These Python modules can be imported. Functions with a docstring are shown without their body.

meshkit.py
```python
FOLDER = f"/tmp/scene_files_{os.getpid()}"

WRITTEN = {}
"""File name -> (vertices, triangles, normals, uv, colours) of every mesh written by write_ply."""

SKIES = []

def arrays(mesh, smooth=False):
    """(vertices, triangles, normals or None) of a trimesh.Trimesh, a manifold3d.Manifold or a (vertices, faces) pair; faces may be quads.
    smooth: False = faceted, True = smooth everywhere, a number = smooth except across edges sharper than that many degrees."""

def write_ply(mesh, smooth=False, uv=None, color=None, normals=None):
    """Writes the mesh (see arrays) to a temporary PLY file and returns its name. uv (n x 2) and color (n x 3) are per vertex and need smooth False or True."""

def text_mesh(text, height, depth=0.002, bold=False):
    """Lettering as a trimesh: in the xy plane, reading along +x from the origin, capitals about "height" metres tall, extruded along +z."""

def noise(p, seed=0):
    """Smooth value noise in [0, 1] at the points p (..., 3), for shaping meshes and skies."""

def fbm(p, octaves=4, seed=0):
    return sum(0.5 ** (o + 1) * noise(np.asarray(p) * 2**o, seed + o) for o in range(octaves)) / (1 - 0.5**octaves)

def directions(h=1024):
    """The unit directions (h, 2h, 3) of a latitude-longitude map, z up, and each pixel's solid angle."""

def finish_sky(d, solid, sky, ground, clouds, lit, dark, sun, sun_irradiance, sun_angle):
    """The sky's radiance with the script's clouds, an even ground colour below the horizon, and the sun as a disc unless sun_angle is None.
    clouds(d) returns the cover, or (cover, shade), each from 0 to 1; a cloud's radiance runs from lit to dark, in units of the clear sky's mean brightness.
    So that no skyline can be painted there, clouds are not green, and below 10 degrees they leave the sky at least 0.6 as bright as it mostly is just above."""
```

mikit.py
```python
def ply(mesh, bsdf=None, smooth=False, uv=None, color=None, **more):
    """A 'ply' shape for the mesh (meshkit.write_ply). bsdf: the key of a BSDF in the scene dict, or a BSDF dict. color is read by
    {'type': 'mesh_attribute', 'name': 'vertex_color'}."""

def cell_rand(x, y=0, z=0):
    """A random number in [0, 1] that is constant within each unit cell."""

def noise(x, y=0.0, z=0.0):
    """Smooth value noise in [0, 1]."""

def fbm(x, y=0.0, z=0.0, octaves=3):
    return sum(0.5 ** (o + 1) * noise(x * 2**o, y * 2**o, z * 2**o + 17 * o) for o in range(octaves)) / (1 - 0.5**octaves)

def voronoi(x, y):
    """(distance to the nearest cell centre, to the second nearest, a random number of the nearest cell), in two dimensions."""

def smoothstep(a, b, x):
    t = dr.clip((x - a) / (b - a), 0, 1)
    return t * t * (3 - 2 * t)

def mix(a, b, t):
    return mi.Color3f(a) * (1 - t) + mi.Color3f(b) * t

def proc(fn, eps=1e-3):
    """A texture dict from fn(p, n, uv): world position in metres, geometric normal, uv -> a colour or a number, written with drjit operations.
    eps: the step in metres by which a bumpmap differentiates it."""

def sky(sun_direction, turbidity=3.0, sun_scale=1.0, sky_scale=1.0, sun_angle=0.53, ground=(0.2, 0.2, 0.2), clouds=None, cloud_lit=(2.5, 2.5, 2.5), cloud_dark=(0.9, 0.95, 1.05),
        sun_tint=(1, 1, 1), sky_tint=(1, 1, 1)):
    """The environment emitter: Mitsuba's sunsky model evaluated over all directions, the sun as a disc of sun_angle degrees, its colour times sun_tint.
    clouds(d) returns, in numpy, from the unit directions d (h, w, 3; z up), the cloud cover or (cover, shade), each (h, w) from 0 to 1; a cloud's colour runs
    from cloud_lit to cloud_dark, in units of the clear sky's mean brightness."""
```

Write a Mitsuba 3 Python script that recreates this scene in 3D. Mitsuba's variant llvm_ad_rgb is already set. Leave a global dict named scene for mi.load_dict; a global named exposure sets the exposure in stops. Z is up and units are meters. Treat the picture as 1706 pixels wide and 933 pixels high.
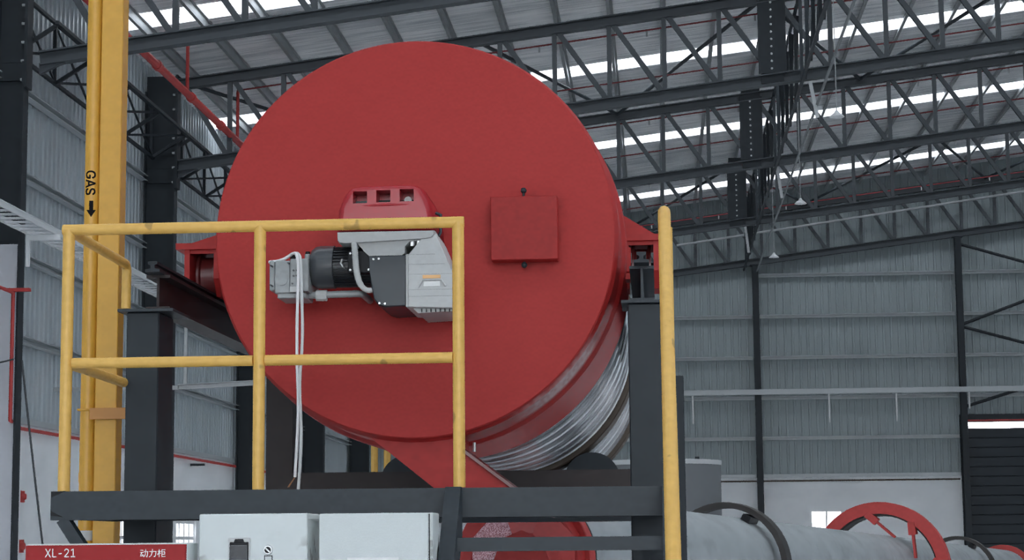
import math
import numpy as np, trimesh, manifold3d, drjit as dr, mitsuba as mi
from shapely.geometry import Polygon, LineString, Point
from shapely.ops import unary_union
from shapely import affinity
import meshkit, mikit
from mikit import proc, noise, fbm, smoothstep, mix

# ------------------------------------------------------------------ camera, sky, exposure
scene, labels = {}, {}
T = mi.ScalarTransform4f
exposure = 5.3
PITCH, YAW, ROLL, FPX = 0.1319, -0.07255, 0.0091, 3300.0
fw = np.array([math.sin(YAW) * math.cos(PITCH), math.cos(YAW) * math.cos(PITCH), math.sin(PITCH)])
rt = np.array([math.cos(YAW), -math.sin(YAW), 0.0])
dn = np.cross(fw, rt)
up = -(-math.sin(ROLL) * rt + math.cos(ROLL) * dn)
eye = np.array([0, 0, 1.7])
scene['camera'] = {'type': 'perspective', 'fov': math.degrees(2 * math.atan(853 / FPX)), 'fov_axis': 'x', 'near_clip': 0.1, 'far_clip': 1000.0,
                   'to_world': T().look_at(origin=eye.tolist(), target=(eye + fw).tolist(), up=up.tolist())}
SKY_LIT = (3.0, 3.1, 3.2)
scene['sky'] = mikit.sky((0.3, -0.5, 0.9), turbidity=6.0, sun_scale=0.0, sky_scale=1.0, ground=(0.3, 0.3, 0.3),
                         clouds=lambda d: np.full(d.shape[:2], 0.92), cloud_lit=(1.0, 1.03, 1.06), cloud_dark=(0.9, 0.95, 1.0))

# ------------------------------------------------------------------ materials
def rgb(c): return {'type': 'rgb', 'value': list(c)}
def mat(name, color, rough=0.5, metal=0.0, spec=0.5, bump=None, **kw):
    b = {'type': 'principled', 'base_color': color if isinstance(color, dict) else rgb(color), 'roughness': rough, 'metallic': metal, 'specular': spec, **kw}
    if bump: b = {'type': 'bumpmap', 'arbitrary': bump[0], 'scale': bump[1], 'bsdf': b}
    scene[name] = {'type': 'twosided', 'bsdf': b}
def grain(c, amount, f, c2=None):
    c2 = c2 if c2 is not None else tuple(x * (1 - amount) for x in c)
    return proc(lambda p, n, uv: mix(c2, c, fbm(p.x * f, p.y * f, p.z * f, 3)))

def red_hood(p, n, uv):
    g = fbm(p.x * 90, p.y * 90, p.z * 90, 2)
    big = fbm(p.x * 2.2 + 3, p.y * 2.2, p.z * 2.2, 3)
    c = mix((0.335, 0.024, 0.022), (0.415, 0.036, 0.033), g * 0.55 + big * 0.45)
    h = dr.abs(p.x + 0.60); v = dr.abs(p.z - 3.155)                         # mottled darker tone on and round the welded box
    d = dr.maximum(h - 0.16, v - 0.155)
    s = 1 - smoothstep(0.0, 0.07, d + 0.05 * noise(p.x * 25, p.z * 25))
    return mix(c, (0.21, 0.020, 0.019), 0.5 * s * (0.5 + 0.5 * noise(p.x * 60, p.z * 60)))
mat('red_hood_paint', proc(red_hood), 0.55, spec=0.22)
mat('red_paint', grain((0.41, 0.030, 0.028), 0.2, 30), 0.5, spec=0.25)
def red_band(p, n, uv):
    a = dr.atan2(p.z - 3.131, p.x + 1.128)                                  # weathered rim band, its white glossy reflection painted in at lower right
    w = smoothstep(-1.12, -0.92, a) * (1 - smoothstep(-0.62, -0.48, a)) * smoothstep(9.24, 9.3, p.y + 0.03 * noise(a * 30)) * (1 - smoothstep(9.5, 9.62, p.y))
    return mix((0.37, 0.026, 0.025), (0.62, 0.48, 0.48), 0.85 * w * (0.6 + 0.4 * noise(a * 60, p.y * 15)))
mat('red_rim_paint', proc(red_band), 0.4, spec=0.35)
mat('red_gloss', (0.36, 0.02, 0.028), 0.3, spec=0.35, clearcoat=0.45, clearcoat_gloss=0.9)
mat('red_bright', grain((0.52, 0.05, 0.045), 0.15, 20), 0.5)
mat('red_band_flat', (0.31, 0.020, 0.022), 0.5, spec=0.25)
mat('red_sunlit_sheen', proc(lambda p, n, uv: mix((0.42, 0.14, 0.16), (0.78, 0.5, 0.54), smoothstep(0.35, 0.65, noise(p.x * 90, p.y * 90, p.z * 90)))), 0.5)  # speckled pink, the sunlit sheen of the left hood facets painted in
mat('red_dull', (0.23, 0.03, 0.035), 0.4)
mat('red_far', (0.42, 0.035, 0.035), 0.5)
def yellow(p, n, uv):
    g = fbm(p.x * 40, p.y * 40, p.z * 40, 3)
    w = smoothstep(0.70, 0.78, fbm(p.x * 14, p.y * 14, p.z * 9, 3))
    return mix(mix((0.62, 0.36, 0.075), (0.74, 0.45, 0.115), g), (0.32, 0.18, 0.05), 0.7 * w)
mat('yellow_paint', proc(yellow), 0.42, spec=0.5)
mat('yellow_column', grain((0.64, 0.34, 0.045), 0.14, 30), 0.4, spec=0.5)
mat('yellow_bracket', (0.45, 0.20, 0.05), 0.5)
mat('dark_steel', grain((0.028, 0.037, 0.045), 0.2, 40), 0.5, spec=0.4)
mat('truss_steel', (0.060, 0.070, 0.078), 0.5, spec=0.4)
mat('dark_frame', grain((0.022, 0.029, 0.035), 0.15, 8), 0.55, spec=0.35)
mat('beam_brown', grain((0.030, 0.022, 0.022), 0.2, 10), 0.5, spec=0.35)
mat('black_plastic', (0.010, 0.011, 0.013), 0.45, spec=0.25)
mat('motor_black', (0.016, 0.018, 0.021), 0.3, spec=0.6)
mat('motor_cap', (0.05, 0.056, 0.062), 0.28, spec=0.6)
mat('fan_grey', (0.030, 0.038, 0.045), 0.4)
mat('cast_grey', grain((0.42, 0.43, 0.425), 0.12, 60), 0.5, spec=0.4)
mat('cast_light', grain((0.52, 0.53, 0.525), 0.12, 50), 0.5, spec=0.4)
mat('valve_grey', grain((0.36, 0.38, 0.385), 0.25, 45), 0.45, 0.1)
mat('label_white', (0.72, 0.73, 0.72), 0.5)
mat('label_orange', (0.75, 0.45, 0.2), 0.5)
mat('cable_grey', (0.56, 0.57, 0.57), 0.5)
mat('cable_white', (0.72, 0.71, 0.72), 0.45)
mat('copper', (0.5, 0.25, 0.13), 0.4, 0.6)
mat('bolt_metal', (0.62, 0.63, 0.64), 0.35, 0.8)
mat('cabinet_paint', grain((0.60, 0.64, 0.635), 0.07, 200), 0.5, spec=0.35)
def cab_worn(p, n, uv):
    s = smoothstep(0.58, 0.7, fbm(p.x * 22, p.y * 22, p.z * 14, 3)) * (smoothstep(-1.43, -1.36, p.x) + 1 - smoothstep(-1.80, -1.75, p.x)) * (1 - smoothstep(1.68, 1.76, p.z))
    return mix((0.60, 0.64, 0.635), (0.22, 0.22, 0.21), 0.7 * s)
mat('cabinet_worn', proc(cab_worn), 0.5, spec=0.35)
mat('rubber', (0.012, 0.012, 0.013), 0.6)
mat('galv', grain((0.50, 0.52, 0.53), 0.2, 12), 0.42, 0.55)
mat('galv_purlin', grain((0.36, 0.38, 0.39), 0.25, 5), 0.45, 0.4)
mat('galv_girt', (0.44, 0.47, 0.485), 0.45, 0.2)
def foil(p, n, uv):
    s = fbm(p.x * 0.9, p.y * 14, 0, 4)
    b = noise(p.x * 0.7 + 9, p.y * 0.9)
    return mix((0.58, 0.60, 0.62), (0.98, 0.98, 0.98), smoothstep(0.2, 0.75, s * 0.75 + b * 0.25))
mat('roof_foil', proc(foil), proc(lambda p, n, uv: 0.34 + 0.18 * noise(p.x * 0.8, p.y * 11)), 0.25)
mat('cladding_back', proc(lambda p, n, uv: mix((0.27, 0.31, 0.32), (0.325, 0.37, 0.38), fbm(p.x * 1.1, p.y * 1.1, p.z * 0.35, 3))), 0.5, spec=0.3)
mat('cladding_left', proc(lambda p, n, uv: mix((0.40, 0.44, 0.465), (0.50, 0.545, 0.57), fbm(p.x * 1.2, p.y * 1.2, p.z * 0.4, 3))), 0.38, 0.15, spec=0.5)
mat('white_wall', proc(lambda p, n, uv: mix((0.76, 0.78, 0.80), (0.86, 0.88, 0.90), fbm(p.x * 1.3, p.y * 1.3, p.z * 1.3, 4))), 0.7, spec=0.2)
mat('pale_panel', (0.56, 0.57, 0.61), 0.6)
mat('concrete', grain((0.68, 0.685, 0.69), 0.12, 1.2), 0.7, spec=0.2)
mat('door_slat', (0.026, 0.034, 0.042), 0.5, spec=0.3)
mat('drum_grey', proc(lambda p, n, uv: mix((0.33, 0.36, 0.37), (0.47, 0.50, 0.515), fbm(p.x * 1.8, p.y * 1.3, p.z * 2.2, 4)) * (1 - 0.12 * smoothstep(0.5, 0.75, fbm(p.x * 3 + 5, p.y * 2, p.z * 3, 4)))), 0.45, 0.25)
mat('tyre_dark', grain((0.055, 0.050, 0.047), 0.3, 10), 0.45, 0.3)
mat('tyre_brown', grain((0.085, 0.062, 0.045), 0.35, 12), 0.5, 0.2)
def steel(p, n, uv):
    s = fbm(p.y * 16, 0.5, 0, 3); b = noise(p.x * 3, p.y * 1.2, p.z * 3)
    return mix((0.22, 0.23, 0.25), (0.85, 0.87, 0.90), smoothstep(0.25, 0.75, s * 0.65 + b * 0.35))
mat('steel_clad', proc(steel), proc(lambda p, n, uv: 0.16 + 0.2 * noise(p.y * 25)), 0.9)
mat('tank_grey', (0.17, 0.18, 0.19), 0.5)
mat('tank_rim', (0.55, 0.57, 0.58), 0.5)
mat('white_gloss', (0.8, 0.82, 0.83), 0.35)
mat('blue_paint', (0.03, 0.10, 0.22), 0.45)
mat('black_ink', (0.008, 0.008, 0.009), 0.8, spec=0.1)
mat('galv_light', (0.68, 0.70, 0.71), 0.45)
mat('screen_dark', (0.01, 0.012, 0.016), 0.15, spec=0.6)
mat('wheel_red', (0.11, 0.018, 0.018), 0.28, spec=0.6)
scene['skylight_sheet'] = {'type': 'principledthin', 'base_color': rgb((0.9, 0.93, 0.95)), 'roughness': 0.7, 'diff_trans': 1.5}
scene['pane_glass'] = {'type': 'thindielectric'}

# ------------------------------------------------------------------ helpers
def num(key):
    if key not in scene and key not in labels: return key
    i = 1
    while f'{key}_{i:03d}' in scene or f'{key}_{i:03d}' in labels: i += 1
    return f'{key}_{i:03d}'
def thing(name, label=None, cat=None, group=None, kind=None):
    k = num(name); d = {}
    for a, b in (('label', label), ('category', cat), ('group', group), ('kind', kind)):
        if b: d[a] = b
    labels[k] = d
    return k
def part(parent, name, mesh, m, smooth=30, label=None, kind=None):
    base = f'{parent}__{name}'; k = base; i = 0
    while k in scene: i += 1; k = f'{base}_{i:03d}'
    scene[k] = mikit.ply(mesh, m, smooth=smooth)
    if label or kind: labels[k] = {**({'label': label} if label else {}), **({'kind': kind} if kind else {})}
    return k
def solo(name, mesh, m, label=None, cat=None, group=None, kind=None, smooth=30):
    k = thing(name, label, cat, group, kind); scene[k] = mikit.ply(mesh, m, smooth=smooth); return k
cat_ = trimesh.util.concatenate
def box(x0, x1, y0, y1, z0, z1, b=0.0):
    if not b:
        return trimesh.creation.box(extents=[x1 - x0, y1 - y0, z1 - z0], transform=trimesh.transformations.translation_matrix([(x0 + x1) / 2, (y0 + y1) / 2, (z0 + z1) / 2]))
    pts = []
    for x, sx in ((x0, 1), (x1, -1)):
        for y, sy in ((y0, 1), (y1, -1)):
            for z, sz in ((z0, 1), (z1, -1)):
                pts += [(x, y + sy * b, z + sz * b), (x + sx * b, y, z + sz * b), (x + sx * b, y + sy * b, z)]
    return trimesh.convex.convex_hull(np.array(pts))
def hull(pts): return trimesh.convex.convex_hull(np.array(pts, float))
def frame(p0, p1, upv=(0, 0, 1)):
    p0, p1 = np.array(p0, float), np.array(p1, float); t = p1 - p0; L = np.linalg.norm(t); t /= L
    u = np.array(upv, float); s = np.cross(t, u)
    if np.linalg.norm(s) < 1e-6: s = np.cross(t, [0, 1, 0])
    s /= np.linalg.norm(s); u = np.cross(s, t)
    return p0, t, s, u, L
def sweep(p0, p1, poly, upv=(0, 0, 1)):
    """A closed polygon (side, up) extruded from p0 to p1."""
    o, t, s, u, L = frame(p0, p1, upv)
    pg = poly if isinstance(poly, Polygon) else Polygon(poly)
    m = trimesh.creation.extrude_polygon(pg, L, engine='earcut')
    M = np.eye(4); M[:3, 0], M[:3, 1], M[:3, 2], M[:3, 3] = s, u, t, o
    m.apply_transform(M)
    if np.linalg.det(M[:3, :3]) < 0: m.invert()
    return m
def rect(w, h): return [(-w / 2, -h / 2), (w / 2, -h / 2), (w / 2, h / 2), (-w / 2, h / 2)]
def beam(p0, p1, w, h, upv=(0, 0, 1)): return sweep(p0, p1, rect(w, h), upv)
def hsec(w, h, tf, tw):
    a, b, c = w / 2, h / 2, tw / 2
    return [(-a, -b), (a, -b), (a, -b + tf), (c, -b + tf), (c, b - tf), (a, b - tf), (a, b), (-a, b), (-a, b - tf), (-c, b - tf), (-c, -b + tf), (-a, -b + tf)]
def csec(w, h, t, lip=0.0):
    return [(-w / 2, -h / 2), (w / 2, -h / 2), (w / 2, -h / 2 + t), (-w / 2 + t, -h / 2 + t), (-w / 2 + t, h / 2 - t), (w / 2, h / 2 - t), (w / 2, h / 2), (-w / 2, h / 2)]
def tube(pts, r, n=14, caps=True):
    p = np.array(pts, float); N = len(p)
    d = np.diff(p, axis=0); d /= np.linalg.norm(d, axis=1, keepdims=True)
    t = np.vstack([d[:1], d[:-1] + d[1:], d[-1:]]); t /= np.linalg.norm(t, axis=1, keepdims=True)
    a = np.cross(t[0], [0, 0, 1]) if abs(t[0, 2]) < 0.9 else np.cross(t[0], [0, 1, 0])
    a /= np.linalg.norm(a); V = []
    ang = np.arange(n) * 2 * math.pi / n
    for i in range(N):
        a = a - t[i] * (a @ t[i]); a /= np.linalg.norm(a); b = np.cross(t[i], a)
        k = 1.0
        if 0 < i < N - 1: k = 1 / max(0.5, d[i - 1] @ t[i])
        ax = None
        ring = np.outer(np.cos(ang), a) + np.outer(np.sin(ang), b)
        if k > 1.001:
            q = d[i] - d[i - 1]; q /= np.linalg.norm(q)
            ring += np.outer(ring @ q, q) * (k - 1)
        V.append(p[i] + r * ring)
    V = np.vstack(V); F = []
    for i in range(N - 1):
        for j in range(n):
            A, B = i * n + j, i * n + (j + 1) % n
            F += [(A, B, B + n), (A, B + n, A + n)]
    if caps:
        c0, c1 = len(V), len(V) + 1
        V = np.vstack([V, p[:1], p[-1:]])
        for j in range(n):
            F += [(c0, (j + 1) % n, j), (c1, (N - 1) * n + j, (N - 1) * n + (j + 1) % n)]
    return trimesh.Trimesh(V, F, process=False)
def lathe(prof, origin, axis, n=48, upv=(0, 0, 1), closed=False):
    """prof: (radius, t along axis) from start to end; closed joins last to first."""
    o, t, s, u, _ = frame(origin, np.array(origin, float) + np.array(axis, float), upv)
    ang = np.arange(n) * 2 * math.pi / n
    pr = list(prof) + ([prof[0]] if closed else [])
    V = np.vstack([o + t * h + r * (np.outer(np.cos(ang), s) + np.outer(np.sin(ang), u)) for r, h in pr]); F = []
    for i in range(len(pr) - 1):
        for j in range(n):
            A, B = i * n + j, i * n + (j + 1) % n
            F += [(A, B + n, B), (A, A + n, B + n)]
    m = trimesh.Trimesh(V, F, process=True); m.update_faces(m.nondegenerate_faces())
    return m
def ext(poly, y0, y1):
    """(x, z) polygon extruded along y."""
    pg = poly if isinstance(poly, Polygon) else Polygon(poly)
    m = trimesh.creation.extrude_polygon(pg, y1 - y0, engine='earcut')
    v = m.vertices.copy(); m.vertices = np.stack([v[:, 0], y0 + v[:, 2], v[:, 1]], 1); m.invert()
    return m
def extx(poly, x0, x1):
    """(y, z) polygon extruded along x."""
    pg = poly if isinstance(poly, Polygon) else Polygon(poly)
    m = trimesh.creation.extrude_polygon(pg, x1 - x0, engine='earcut')
    v = m.vertices.copy(); m.vertices = np.stack([x0 + v[:, 2], v[:, 0], v[:, 1]], 1)
    return m
def cyl(p0, p1, r, n=20): 
    a = np.array(p1, float) - np.array(p0, float); L = np.linalg.norm(a)
    return lathe([(0, 0), (r, 0), (r, L), (0, L)], p0, a, n)
def bool_diff(m, *cut):
    M = lambda t: manifold3d.Manifold(manifold3d.Mesh(np.asarray(t.vertices, np.float32), np.asarray(t.faces, np.uint32)))
    def fix(t): t = trimesh.Trimesh(t.vertices, t.faces, process=True); trimesh.repair.fix_normals(t); return t
    r = M(fix(m))
    for c in cut: r = r - M(fix(c))
    o = r.to_mesh(); return trimesh.Trimesh(o.vert_properties[:, :3], o.tri_verts, process=False)
def arc(c, r, a0, a1, n): return [(c[0] + r * math.cos(a), c[1] + r * math.sin(a)) for a in np.linspace(a0, a1, n)]
def text_on(text, x, y, z, h, depth=0.0015, bold=False, sx=1.0):
    """Lettering facing the camera side (-y), baseline starting at (x, z)."""
    m = meshkit.text_mesh(text, h, depth, bold); v = m.vertices.copy()
    m.vertices = np.stack([x + v[:, 0] * sx, y - v[:, 2], z + v[:, 1]], 1)
    return m

# ================================================================== SETTING
XL, YB, XR, YF = -12.4, 79.2, 27.0, -52.0           # left wall, back wall, hall extent right, and behind the camera, lengthened to cut frontal light
FRAMES = [35.8 + 10.8 * i for i in range(5)]
zb = lambda x: 12.52 + 0.123 * (x - 2.2)            # underside chord of the roof trusses
zroof = lambda x: zb(x) + 2.78
GIRTS = [5.7, 7.3, 8.9, 10.55, 12.2]
solo('floor', box(XL - 0.5, XR, YF, YB + 0.5, -0.2, 0.0), 'concrete', 'grey concrete hall floor', kind='structure', smooth=False)

def ribbed(u0, u1, z0, z1f, pitch=0.3, d=0.035):
    """Profiled sheet in (u, offset): lists of u, offset; z1f(u) gives its top."""
    us, os_ = [], []
    u = u0
    while u < u1 - 1e-6:
        for a, o in ((0, 0), (0.62, 0), (0.70, d), (0.92, d)):
            if u + a * pitch <= u1: us.append(u + a * pitch); os_.append(o)
        u += pitch
    us.append(u1); os_.append(0)
    return np.array(us), np.array(os_), z0, np.array([z1f(x) for x in us])
def strip_mesh(A, B):
    n = len(A); V = np.vstack([A, B]); i = np.arange(n - 1)
    F = np.vstack([np.stack([i, i + 1, i + 1 + n], 1), np.stack([i, i + 1 + n, i + n], 1)])
    return trimesh.Trimesh(V, F, process=False)

# --- left wall
wl = thing('wall_left', 'left hall wall of ribbed grey cladding above a white block wall', kind='structure')
WINL = [(43.6, 46.2), (50.6, 52.8)]; ZW = 4.08
ys = [YF] + [v for w in WINL for v in w] + [YB]
for i in range(0, len(ys), 2):
    part(wl, 'block_wall', box(XL - 0.2, XL, ys[i], ys[i + 1], 0, ZW), 'white_wall', False)
for a, b in WINL:
    part(wl, 'block_wall', box(XL - 0.2, XL, a, b, 0, 0.9), 'white_wall', False)
    part(wl, 'block_wall', box(XL - 0.2, XL, a, b, 2.36, ZW), 'white_wall', False)
edges = [YF, 14.2, 25.0] + FRAMES[:4] + [YB + 0.1]
for a, b in zip(edges[:-1], edges[1:]):
    us, o, z0, zt = ribbed(a, b, ZW, lambda u: zroof(XL))
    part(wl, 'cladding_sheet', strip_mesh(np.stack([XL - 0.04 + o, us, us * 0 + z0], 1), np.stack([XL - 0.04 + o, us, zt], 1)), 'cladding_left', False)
    if b > 20:
        for z in GIRTS[:4]:
            part(wl, 'girt', sweep((XL + 0.1, a + 0.02, z), (XL + 0.1, b - 0.02, z), csec(0.16, 0.14, 0.02)), 'galv_girt', False)
        part(wl, 'wall_flashing', box(XL - 0.03, XL + 0.06, a + 0.02, b - 0.02, ZW, ZW + 0.12), 'galv_girt', False)
for i, (a, b) in enumerate(WINL):
    w = thing(f'window_{i + 1}', ('window in the left white wall between the yellow column and the dark post', 'gridded window in the left white wall right of the dark post')[i], kind='structure')
    fr = []
    for y in np.linspace(a, b, 5): fr.append(box(XL - 0.14, XL - 0.06, y - 0.04, y + 0.04, 0.9, 2.36))
    part(w, 'window_frame', cat_(fr + [box(XL - 0.14, XL - 0.06, a, b, z - 0.04, z + 0.04) for z in (0.94, 1.9, 2.32)]), 'white_gloss', False)
    for y0, y1 in zip(np.linspace(a, b, 5)[:-1], np.linspace(a, b, 5)[1:]):
        for z0, z1 in ((0.98, 1.86), (1.94, 2.28)):
            part(w, 'pane', trimesh.Trimesh([(XL - 0.1, y0 + 0.04, z0), (XL - 0.1, y1 - 0.04, z0), (XL - 0.1, y1 - 0.04, z1), (XL - 0.1, y0 + 0.04, z1)], [(0, 1, 2), (0, 2, 3)]), 'pane_glass', False)

# --- back wall
wb = thing('wall_back', 'far gable wall of ribbed grey cladding above a white block wall', kind='structure')
ZB = 4.15; DX0, DX1, DZ = 12.15, 19.4, 6.25; WX0, WX1, WZ0, WZ1 = 5.94, 7.2, 1.75, 2.87
for x0, x1, z0, z1 in ((XL - 0.2, WX0, 0, ZB), (WX0, WX1, 0, WZ0), (WX0, WX1, WZ1, ZB), (WX1, DX0 - 0.25, 0, ZB), (DX1 + 0.25, XR, 0, ZB)):
    part(wb, 'block_wall', box(x0, x1, YB - 0.02, YB + 0.2, z0, z1), 'white_wall', False)
COLX = [-4.1, 4.0, 12.0, 19.9]
cb = [XL - 0.1] + COLX + [XR + 0.1]
for a, b in zip(cb[:-1], cb[1:]):
    us, o, z0, zt = ribbed(a, b, ZB, zroof)
    lo = us * 0 + ZB
    if a == 12.0: lo = np.where((us > DX0 - 0.3) & (us < DX1 + 0.3), DZ + 0.2, ZB)
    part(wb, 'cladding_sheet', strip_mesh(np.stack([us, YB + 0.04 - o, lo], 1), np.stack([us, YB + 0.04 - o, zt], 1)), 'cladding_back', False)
    for z in GIRTS:
        if z < zb(a) and not (a == 12.0 and z < DZ + 0.2):
            part(wb, 'girt', sweep((a + 0.15, YB - 0.1, z), (b - 0.15, YB - 0.1, z), csec(0.16, 0.13, 0.02)), 'galv_girt', False)
    if a != 12.0:
        part(wb, 'wall_flashing', box(a + 0.15, b - 0.15, YB - 0.07, YB + 0.02, ZB, ZB + 0.14), 'galv_girt', False)
w = thing('window_3', 'bright two-pane window low in the far white wall beside the red gear ring', kind='structure')
part(w, 'window_frame', cat_([box(x - 0.03, x + 0.03, YB + 0.02, YB + 0.1, WZ0, WZ1) for x in (WX0 + 0.03, (WX0 + WX1) / 2, WX1 - 0.03)] + [box(WX0, WX1, YB + 0.02, YB + 0.1, z - 0.03, z + 0.03) for z in (WZ0 + 0.03, WZ1 - 0.03)]), 'white_gloss', False)
for x0, x1 in ((WX0 + 0.06, (WX0 + WX1) / 2 - 0.03), ((WX0 + WX1) / 2 + 0.03, WX1 - 0.06)):
    part(w, 'pane', trimesh.Trimesh([(x0, YB + 0.06, WZ0), (x1, YB + 0.06, WZ0), (x1, YB + 0.06, WZ1), (x0, YB + 0.06, WZ1)], [(0, 1, 2), (0, 2, 3)]), 'pane_glass', False)
d1 = thing('door_1', 'tall dark roller shutter door in the far wall with a bright gap above it', kind='structure')
z = 0.0
while z < 6.0:
    part(d1, 'slat', box(DX0, DX1, YB - 0.02, YB + 0.05, z, min(z + 0.36, 6.0), 0.018), 'door_slat', False); z += 0.375
part(d1, 'backing', box(DX0, DX1, YB + 0.05, YB + 0.07, 0, 6.0), 'door_slat', False)
part(d1, 'door_frame', cat_([box(DX0 - 0.28, DX0 - 0.1, YB - 0.14, YB + 0.1, 0, DZ + 0.3), box(DX1 + 0.1, DX1 + 0.28, YB - 0.14, YB + 0.1, 0, DZ + 0.3), box(DX0 - 0.1, DX1 + 0.1, YB - 0.14, YB + 0.1, DZ, DZ + 0.3)]), 'dark_frame', False)
part(d1, 'red_edge_trim', cat_([box(DX0 - 0.1, DX0 - 0.04, YB - 0.16, YB - 0.06, 2.2, DZ), box(DX0 - 0.1, DX1, YB - 0.16, YB - 0.1, DZ + 0.02, DZ + 0.09)]), 'red_far', False, 'thin red trim')

# --- unseen right wall, added to keep side light out of the hall
wr = thing('wall_right', 'unseen added right hall wall of ribbed grey cladding above a white block wall', kind='structure')
part(wr, 'block_wall', box(XR, XR + 0.2, YF, YB + 0.2, 0, ZW), 'white_wall', False)
us, o, z0, zt = ribbed(YF, YB, ZW, lambda u: zroof(XR))
part(wr, 'cladding_sheet', strip_mesh(np.stack([XR + 0.04 - o, us, us * 0 + z0], 1), np.stack([XR + 0.04 - o, us, zt], 1)), 'cladding_left', False)
# --- roof
rf = thing('ceiling', 'pitched hall roof lined with silvery foil and crossed by skylight strips', kind='structure')
STRIPS = [FRAMES[0] + 7.6 + 10.8 * i for i in range(-8, 4)]
def slab(y0, y1, x0, x1, dz=0.0, t=0.05):
    z = lambda x: zroof(x) + dz
    V = [(x, y, z(x) + k) for k in (0, t) for x in (x0, x1) for y in (y0, y1)]
    return hull(V)
ye = [YF] + [v for s in STRIPS for v in (s - 0.6, s + 0.6)] + [YB + 0.2]
for i in range(0, len(ye), 2): part(rf, 'roof_panel', slab(ye[i], ye[i + 1], XL - 0.2, XR), 'roof_foil', False)
for s in STRIPS:
    xs = np.linspace(XL - 0.2, XR, 7)
    for a, b in zip(xs[:-1], xs[1:]):
        part(rf, 'skylight_sheet', trimesh.Trimesh([(a, s - 0.65, zroof(a) + 0.055), (b, s - 0.65, zroof(b) + 0.055), (b, s + 0.65, zroof(b) + 0.055), (a, s + 0.65, zroof(a) + 0.055)], [(0, 1, 2), (0, 2, 3)]), 'skylight_sheet', False)
PX = np.arange(-11.55, XR - 0.5, 1.32)
zsec = [(-0.07, -0.11), (0.012, -0.11), (0.012, 0.095), (0.07, 0.095), (0.07, 0.11), (-0.006, 0.11), (-0.006, -0.095), (-0.07, -0.095)]
for x in PX: part(rf, 'purlin', sweep((x, 24, zroof(x) - 0.12), (x, YB - 0.1, zroof(x) - 0.12), zsec), 'galv_purlin', False)

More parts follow.
